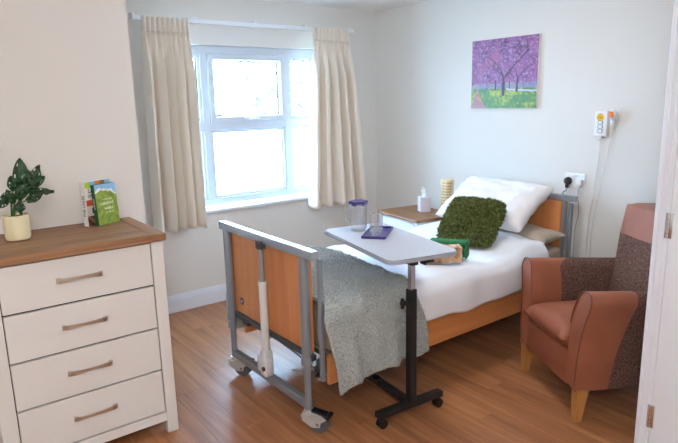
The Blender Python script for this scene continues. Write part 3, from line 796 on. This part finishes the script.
for s in (-1, 1):
    add_box(bm, (-.133, s*.063-.004, .001), (.133, s*.063+.004, .016), .003); add_box(bm, (s*.13-.004, -.064, .001), (s*.13+.004, .064, .016), .003)
obj('rim', bm, 'purple', ty)
def tumbler(loc, label):
    g = thing('tumbler', label, 'glass', loc, 0, 'tumblers on the tray')
    obj('glass_wall', lathe([(.021, .012), (.0225, .02), (.0255, .112), (.0270, .113), (.0240, .016), (.023, .0), (0, 0)], 28), 'glass', g, True)
    obj('glass_base', lathe([(0, .001), (.0215, .001), (.0215, .011), (0, .013)], 28), 'glass', g, True)
tumbler((-1.684, -1.924, TZ+.0055), 'clear tumbler at the end of the purple tray, away from the bedside cabinet')
tumbler((-1.622, -1.882, TZ+.0055), 'clear tumbler at the middle of the purple tray')

# ================================================================ BEDSIDE CABINET
NR = rad(-8.0); NZ = .690
nc = thing('bedside_cabinet', 'white bedside cabinet with wooden top in the corner', 'bedside cabinet', (-.335, -.905, 0), NR)
# local: -x is the front
obj('cabinet_top', box((-.225, -.275, NZ-.024), (.205, .275, NZ), .005), 'oaky', nc)
obj('cabinet_body', box((-.195, -.255, .06), (.195, .255, NZ-.024), .003), 'nwhite', nc)
for y0, y1 in ((-.255, -.22), (.22, .255)): obj('leg', box((-.205, y0, 0), (-.17, y1, NZ-.024), .002), 'nwhite', nc)
for y0, y1 in ((-.255, -.22), (.22, .255)): obj('leg', box((.16, y0, 0), (.195, y1, .08), .002), 'nwhite', nc)
for z0, z1 in ((.49, .650), (.29, .485), (.08, .285)):
    d = obj('drawer', box((-.210, -.215, z0), (-.19, .215, z1), .003), 'nwhite', nc)
    obj('knob', lathe([(0, 0), (.006, 0), (.006, .012), (.013, .018), (.012, .025), (0, .027)], 14), 'steel_dark', d, True, loc=(-.210, 0, (z0+z1)/2), rot=(0, -pi/2, 0))
# tissue box
tz = thing('tissue_box', 'pale lilac cube tissue box with a tissue standing up', 'tissue box', (-.275, -.915, NZ), rad(-30))
obj('carton', box((-.044, -.044, 0), (.044, .044, .120), .003), 'tissuebox', tz)
obj('printed_band', box((-.0445, -.0445, .058), (.0445, .0445, .061), .0), 'white_card', tz)
def tis(a, b):
    w = .036*(1-.1*b)*(a*2-1); return V((.02*fbm(a*3, b*2, 1)+.012*sin(a*9+b*3), .012+w+.02*b+.015*b*b, .116+.075*b+.014*sin(a*7)*b))
o = obj('tissue', grid(16, 12, tis), 'tissue', tz, True, angle=80); solidify(o, .0008)
# slatted table lamp
lm = thing('table_lamp', 'small pale wooden lamp with a stacked slatted shade on the bedside cabinet', 'lamp', (-.125, -1.030, NZ))
for q in range(3):
    a = 2*pi*q/3+2.6; obj('foot', tube([(.042*cos(a), .042*sin(a), 0), (.042*cos(a), .042*sin(a), .03)], .007, 8), 'steel_dark', lm, True)
obj('inner_shade', lathe([(.040, .03), (.040, .255)], 24), 'lampcore', lm, True)
for q in range(10):
    z = .026+q*.0238
    obj('slat_ring', lathe([(.046, z), (.054, z), (.055, z+.002), (.055, z+.0115), (.054, z+.0135), (.046, z+.0135), (.046, z)], 28), 'lampwood', lm, True)
for q in range(4):
    a = 2*pi*q/4+.4; obj('upright', tube([(.043*cos(a), .043*sin(a), .02), (.043*cos(a), .043*sin(a), .262)], .005, 8), 'lampwood', lm, True)
obj('shade_top', lathe([(0, .266), (.03, .266), (.052, .262), (.052, .256), (0, .256)], 24), 'lampwood', lm, True)

# ================================================================ ARMCHAIR
AO = V((-1.022, -2.587, 0)); aang = rad(-119.3)   # local +x runs from the bed-side leg to the door-side leg
ac = thing('armchair', 'brown leather and tweed armchair with splayed beech legs beside the bed', 'armchair', AO, aang)
# local: x across (-.335 .. .335), y depth (positive to the back), z up
# after rotation local +y must point to (+.85,-.527): rotate(+y) by aang = (-sin, cos) = (.85,-.527)
AZ0 = .165
def arm_outline(d):                                           # the front profile of one arm, x outwards
    return None
for s in (-1, 1):
    # arm: rounded scroll section swept along depth, front leather, rear tweed
    def arm_pt(u, v, y0, y1, skewlow):
        # v around the closed section, u along depth
        sec = [(.213, .20), (.300, AZ0), (.303, .30), (.314, .43), (.334, .54), (.355, .61), (.358, .648), (.338, .680), (.304, .687), (.270, .672), (.242, .625), (.214, .50)]
        n = len(sec); k = v*n; i = int(k) % n; t = k-int(k)
        p0, p1, p2, p3 = [sec[(i+q) % n] for q in (-1, 0, 1, 2)]
        if i in (0, 1, 11):                                   # straight at the bottom corners
            xx = p1[0]+(p2[0]-p1[0])*t; zz = p1[1]+(p2[1]-p1[1])*t
        else:
            cr_ = lambda a, b, c, d: .5*((2*b)+(-a+c)*t+(2*a-5*b+4*c-d)*t*t+(-a+3*b-3*c+d)*t**3)
            xx = cr_(p0[0], p1[0], p2[0], p3[0]); zz = cr_(p0[1], p1[1], p2[1], p3[1])
        frac = (zz-AZ0)/(.68-AZ0)
        ya = y0(frac, xx); yb = y1(frac, xx)
        y = ya+(yb-ya)*u
        zz -= .035*max(0, y)/.6*(frac > .5)*frac              # arms fall slightly to the back
        return V((s*xx, y, zz))
    def split(fr, xx):
        t = min(1, max(0, (xx-.25)/.06)); return .18*(1-t)+(.155+.095*fr)*t
    front = lambda fr, xx: -.018+.030*fr*fr
    backy = lambda fr, xx: .60
    def arm_mesh(y0, y1, cap):
        bm = grid(8, 48, lambda u, v: arm_pt(u, v % 1, y0, y1, 0)); bmesh.ops.remove_doubles(bm, verts=bm.verts[:], dist=.0004)
        bm.edges.ensure_lookup_table()
        if cap: bmesh.ops.holes_fill(bm, edges=[e for e in bm.edges if e.is_boundary], sides=0)
        return bm
    arm = obj('arm', arm_mesh(front, split, True), 'leather', ac, True, angle=50)
    obj('arm_tweed', arm_mesh(split, backy, True), 'tweed', ac, True, angle=50)
    pts = [arm_pt(0, v/48, front, split, 0)+V((0, -.002, 0)) for v in range(5, 45)]
    obj('piping', tube(pts, .0038, 6), 'piping', arm, True)
# front apron, seat cushion, deck, back
obj('front_apron', box((-.222, -.016, AZ0), (.222, .05, .345), .010, 3), 'leather', ac, True)
obj('seat_deck', box((-.23, .03, .18), (.23, .60, .33), .005), 'tweed', ac)
def cushion_bm(w, d0, d1, z0, z1, n=18):
    def P(a, b, sd):
        s, q = a*2-1, b*2-1
        e = max(0, (1-abs(s)**6)*(1-abs(q)**6))**.4
        return V((w/2*s, d0+(d1-d0)*b, (z0+z1)/2 + sd*(z1-z0)/2*e + (.010*e if sd > 0 else 0)))
    bm = bmesh.new()
    for sd in (1, -1):
        g = grid(n, n, lambda a, b: P(a, b, sd)); merge(bm, g)
    bmesh.ops.remove_doubles(bm, verts=bm.verts[:], dist=.0003); return bm
sc_ = obj('seat_cushion', cushion_bm(.42, -.046, .46, .335, .462), 'leather', ac, True, angle=60)
obj('piping', tube([(-.212, -.047, .405), (0, -.05, .402), (.212, -.047, .405)], .004, 6), 'piping', sc_, True)
def back_part(z0, z1, nz=14):
    def fr(u, v):
        z = z0+(z1-z0)*v; t = (z-.30)/.70
        return z, .418+.125*t, .568+.145*t
    bm = bmesh.new(); rings = []
    for j in range(nz+1):
        z, ya, yb = fr(0, j/nz); w = .212+.024*min(1, max(0, (z-.62)/.2)); ring_ = []
        for k in range(40):
            a = 2*pi*k/40; ca, sa = cos(a), sin(a); e = .22
            xx = w*math.copysign(abs(ca)**e, ca); yy = (ya+yb)/2+(yb-ya)/2*math.copysign(abs(sa)**e, sa)
            if sa < 0: yy -= .012*(1-(xx/w)**2)
            ring_.append(bm.verts.new((xx, yy, z)))
        rings.append(ring_)
    for a, b in zip(rings, rings[1:]):
        for k in range(40): bm.faces.new((a[k], a[(k+1) % 40], b[(k+1) % 40], b[k]))
    bm.faces.new(rings[0][::-1]); bm.faces.new(rings[-1])
    top = [e for e in bm.edges if all(abs(v.co.z-z1) < 1e-5 for v in e.verts)]
    if z1 > .95: bmesh.ops.bevel(bm, geom=top, offset=.022, segments=3, affect='EDGES', profile=.5)
    return bm
obj('backrest', back_part(.20, .835), 'tweed', ac, True, angle=60)
obj('back_head_panel', back_part(.835, .995, 6), 'leather', ac, True, angle=60)
for x_, y_, back in ((-.285, .012, 0), (.285, .012, 0), (-.25, .55, 1), (.25, .55, 1)):
    bm = bmesh.new(); a, b = .030, .019
    dx = .0; dy = .05 if back else -.0
    tv = [bm.verts.new((x_+i*a, y_+j*a+ .012, AZ0+.01)) for i, j in ((-1, -1), (1, -1), (1, 1), (-1, 1))]
    bv = [bm.verts.new((x_+i*b, y_+dy+j*b, 0)) for i, j in ((-1, -1), (1, -1), (1, 1), (-1, 1))]
    for k in range(4): bm.faces.new((tv[k], tv[(k+1) % 4], bv[(k+1) % 4], bv[k]))
    bm.faces.new(tv); bm.faces.new(bv[::-1])
    bmesh.ops.bevel(bm, geom=bm.edges[:], offset=.003, segments=2, affect='EDGES')
    obj('leg', bm, 'leg', ac)

# ================================================================ ON THE RIGHT WALL
# canvas print: blossom trees in a park
PY1, PY2, PZ2, PZ1 = -1.1735, -1.7631, 1.521, 2.027
pc = thing('canvas_print', 'canvas print of pink blossom trees in a green park', 'picture', (-.002, (PY1+PY2)/2, PZ2))
obj('canvas', box((-.022, PY2, PZ2), (-.001, PY1, PZ1), .002), 'white_card', pc, False, True)
def mixc(a, b, t): t = min(1, max(0, t)); return [a[q]+(b[q]-a[q])*t for q in range(3)]
P_ = {k: lin(v) for k, v in dict(pink='a06a9c', mag='754a7c', lil='bfa0c4', dk='473650', rose='b4688c', sky='cfdcea', grass='5f8f50', grass2='3f6f4a', yel='b0b858', path='9d6f7c', path2='c58a62', trunk='3d2f3d', far='5b6f86').items()}
segs = [((.51, .20), (.51, .42), .034), ((.51, .42), (.66, .60), .020), ((.66, .60), (.85, .80), .017), ((.85, .80), (.84, .92), .011), ((.84, .84), (.58, .86), .009), ((.51, .42), (.46, .56), .018), ((.46, .56), (.34, .70), .011), ((.34, .70), (.22, .76), .008), ((.48, .50), (.38, .55), .010),
        ((.71, .25), (.72, .42), .022), ((.72, .42), (.84, .56), .012), ((.72, .42), (.68, .55), .010), ((.84, .56), (.97, .62), .008), ((.39, .27), (.39, .40), .013), ((.25, .29), (.25, .38), .009), ((.60, .28), (.60, .38), .009)]
def canvas_col(u, v):
    # u runs left to right in the picture, v upwards
    n1 = fbm(u*9, v*9, 1)*.5+.5; n2 = fbm(u*24, v*24, 2)*.5+.5; n3 = fbm(u*4, v*4, 3)*.5+.5; n4 = fbm(u*55, v*55, 4)
    hor = .29
    for (a, b, w) in segs:
        ax, ay_ = a; bx, by_ = b; dx, dy = bx-ax, by_-ay_; t = min(1, max(0, ((u-ax)*dx+(v-ay_)*dy)/(dx*dx+dy*dy)))
        if math.hypot(u-ax-t*dx, v-ay_-t*dy) < w*(1.25-.4*t)*.62 and (n4 > -.25 or v < .42): return mixc(P_['trunk'], P_['dk'], n2)
    if v < hor-.01*n1:
        half = .02+1.05*(hor-v)**1.12
        if abs(u-.09-.10*(hor-v)) < half*.42: return mixc(P_['path'], P_['path2'], (n2*.6+n1*.6-.55)*3)
        if u > .55 and abs(v-(.272-.075*(u-.55))) < .012: return mixc(P_['lil'], P_['sky'], .5)
        g = mixc(P_['grass2'], P_['grass'], n1*.9+n4*.5)
        return mixc(g, P_['yel'], (n3*.7+n2*.5-.58)*3+(.5 if abs(v-.20-.04*n1) < .035 and u > .3 else 0))
    if v < hor+.03+.07*n1: return mixc(mixc(P_['far'], P_['yel'], (n3-.45)*2.5), P_['lil'], n2*.7)
    c = mixc(P_['mag'], P_['pink'], n1*.8+n4*.9+.05); c = mixc(c, P_['lil'], (n2-.55)*2.2+n4*.35); c = mixc(c, P_['dk'], (.45-n2)*2.6+(.42-n1)*1.6)
    c = mixc(c, P_['rose'], (n3-.5)*1.6)
    if n4 > .60 and v > .6: c = mixc(c, P_['sky'], .7)
    return c
print_grid('print', 150, 130, lambda u, v: V((-.0226, PY1+(PY2-PY1)*u, PZ2+(PZ1-PZ2)*v)), canvas_col, 'print', pc, True)

# nurse-call unit and lead
nu = thing('call_unit', 'white wall-mounted nurse call unit with a yellow disc', 'call unit', (0, -2.253, 1.335))
obj('housing', box((-.034, -2.296, 1.337), (0, -2.210, 1.500), .006, 3), 'white_plastic', nu, True, True)
ds = obj('yellow_disc', tube([(-.0345, -2.250, 1.460), (-.036, -2.250, 1.460)], .0245, 28), 'yellow', nu, True, True)
lettering('disc_lettering', 'CALL', .012, 'ink', nu, (-.0364, .003, .125), (pi/2, 0, -pi/2))
for q in range(3):
    z = 1.428-q*.027
    bm = bmesh.new(); ring_pts = [(u, w) for u, w in rounded(-2.270, -2.236, z-.012, z+.011, .006, 3)]
    obj('key', prism(ring_pts, 'x', -.0365, -.0335), 'bluegrey', nu, False, True)
    obj('key_face', prism(rounded(-2.266, -2.240, z-.009, z+.008, .004, 3), 'x', -.0375, -.0335), 'white_plastic', nu, False, True)
obj('lower_tab', box((-.028, -2.262, 1.322), (-.004, -2.232, 1.338), .003), 'white_plastic', nu, False, True)
ch = thing('call_handset', 'white hand-held call button with an orange press pad hung beside the call unit', 'call handset', (-.03, -2.330, 1.42))
obj('handset', lathe([(0, 0), (.010, .002), (.014, .02), (.016, .045), (.022, .065), (.021, .085), (.012, .098), (0, .1)], 20), 'white_plastic', ch, True, rot=(0, rad(0), 0), loc=(0, 0, -.012))
obj('press_pad', prism(rounded(-.012, .012, .040, .078, .011, 5), 'x', -.026, -.014), 'orange', ch)
obj('wall_hook', box((.012, -.02, .02), (.030, .02, .05), .004), 'white_plastic', ch)
def cord(name, label, pts, r, m, seg=10):
    P = [V(p) for p in pts]; out = []
    for i in range(len(P)-1):
        p0, p1, p2, p3 = P[max(0, i-1)], P[i], P[i+1], P[min(len(P)-1, i+2)]
        for q in range(seg):
            t = q/seg; out.append(.5*((2*p1)+(-p0+p2)*t+(2*p0-5*p1+4*p2-p3)*t*t+(-p0+3*p1-3*p2+p3)*t**3))
    out.append(P[-1]); return tag(obj(name, tube(out, r, 6), m, None, True), label, 'cord')
cord('call_cable', 'thin white cord hanging straight down from the nurse call unit', [(-.016, -2.248, 1.325), (-.014, -2.250, 1.22), (-.012, -2.235, 1.08), (-.012, -2.228, .95), (-.012, -2.205, .80), (-.012, -2.20, .60), (-.012, -2.21, .40)], .0028, 'cord')
cord('handset_cable', 'thin white cord trailing from the orange call handset', [(-.030, -2.330, 1.408), (-.018, -2.322, 1.34), (-.013, -2.300, 1.20), (-.013, -2.275, 1.0), (-.013, -2.240, .82), (-.013, -2.225, .62), (-.013, -2.235, .42)], .0024, 'cord')
# double socket with plugs
so = thing('wall_socket', 'white double wall socket above the headboard', 'socket', (0, -2.085, .982))
obj('faceplate', box((-.010, -2.160, .982), (0, -2.010, 1.080), .004), 'white_plastic', so, False, True)
for y in (-2.066, -2.104): obj('switch', box((-.0135, y-.007, 1.052), (-.009, y+.007, 1.070), .002), 'white_plastic', so, False, True)
bp_ = thing('plug', 'black mains plug in the wall socket', 'plug', (-.011, -2.040, 1.025))
obj('plug_body', lathe([(0, 0), (.026, 0), (.028, .006), (.024, .024), (.014, .034), (0, .036)], 20), 'black', bp_, True, rot=(0, -pi/2, 0))
obj('grip', box((-.03, -.010, -.048), (-.008, .010, -.016), .005), 'black', bp_)
wp_ = thing('plug', 'white mains plug in the wall socket', 'plug', (-.011, -2.128, 1.018))
obj('plug_body', box((-.030, -.022, -.020), (0, .022, .026), .008, 3), 'white_plastic', wp_, True)
obj('grip', box((-.028, -.008, -.038), (-.008, .008, -.018), .004), 'white_plastic', wp_)
cord('bed_cable', 'thick grey cable running down from the black plug', [(-.030, -2.040, .978), (-.028, -2.032, .955), (-.03, -2.010, .93), (-.028, -2.01, .80), (-.025, -2.0, .6), (-.024, -1.99, .4)], .005, 'greycord')
cord('plug_cable', 'thin grey cord hanging from the white plug beside the headboard', [(-.030, -2.128, .980), (-.024, -2.124, .93), (-.02, -2.132, .80), (-.02, -2.115, .70), (-.02, -2.112, .55), (-.02, -2.112, .35)], .003, 'greycord')
cord('floor_cable', 'thin pale cable lying on the floor under the bed', [(-1.95, -1.45, .005), (-1.75, -1.62, .005), (-1.55, -1.58, .005), (-1.35, -1.72, .005), (-1.0, -1.7, .005), (-.6, -1.6, .005)], .004, 'cord')
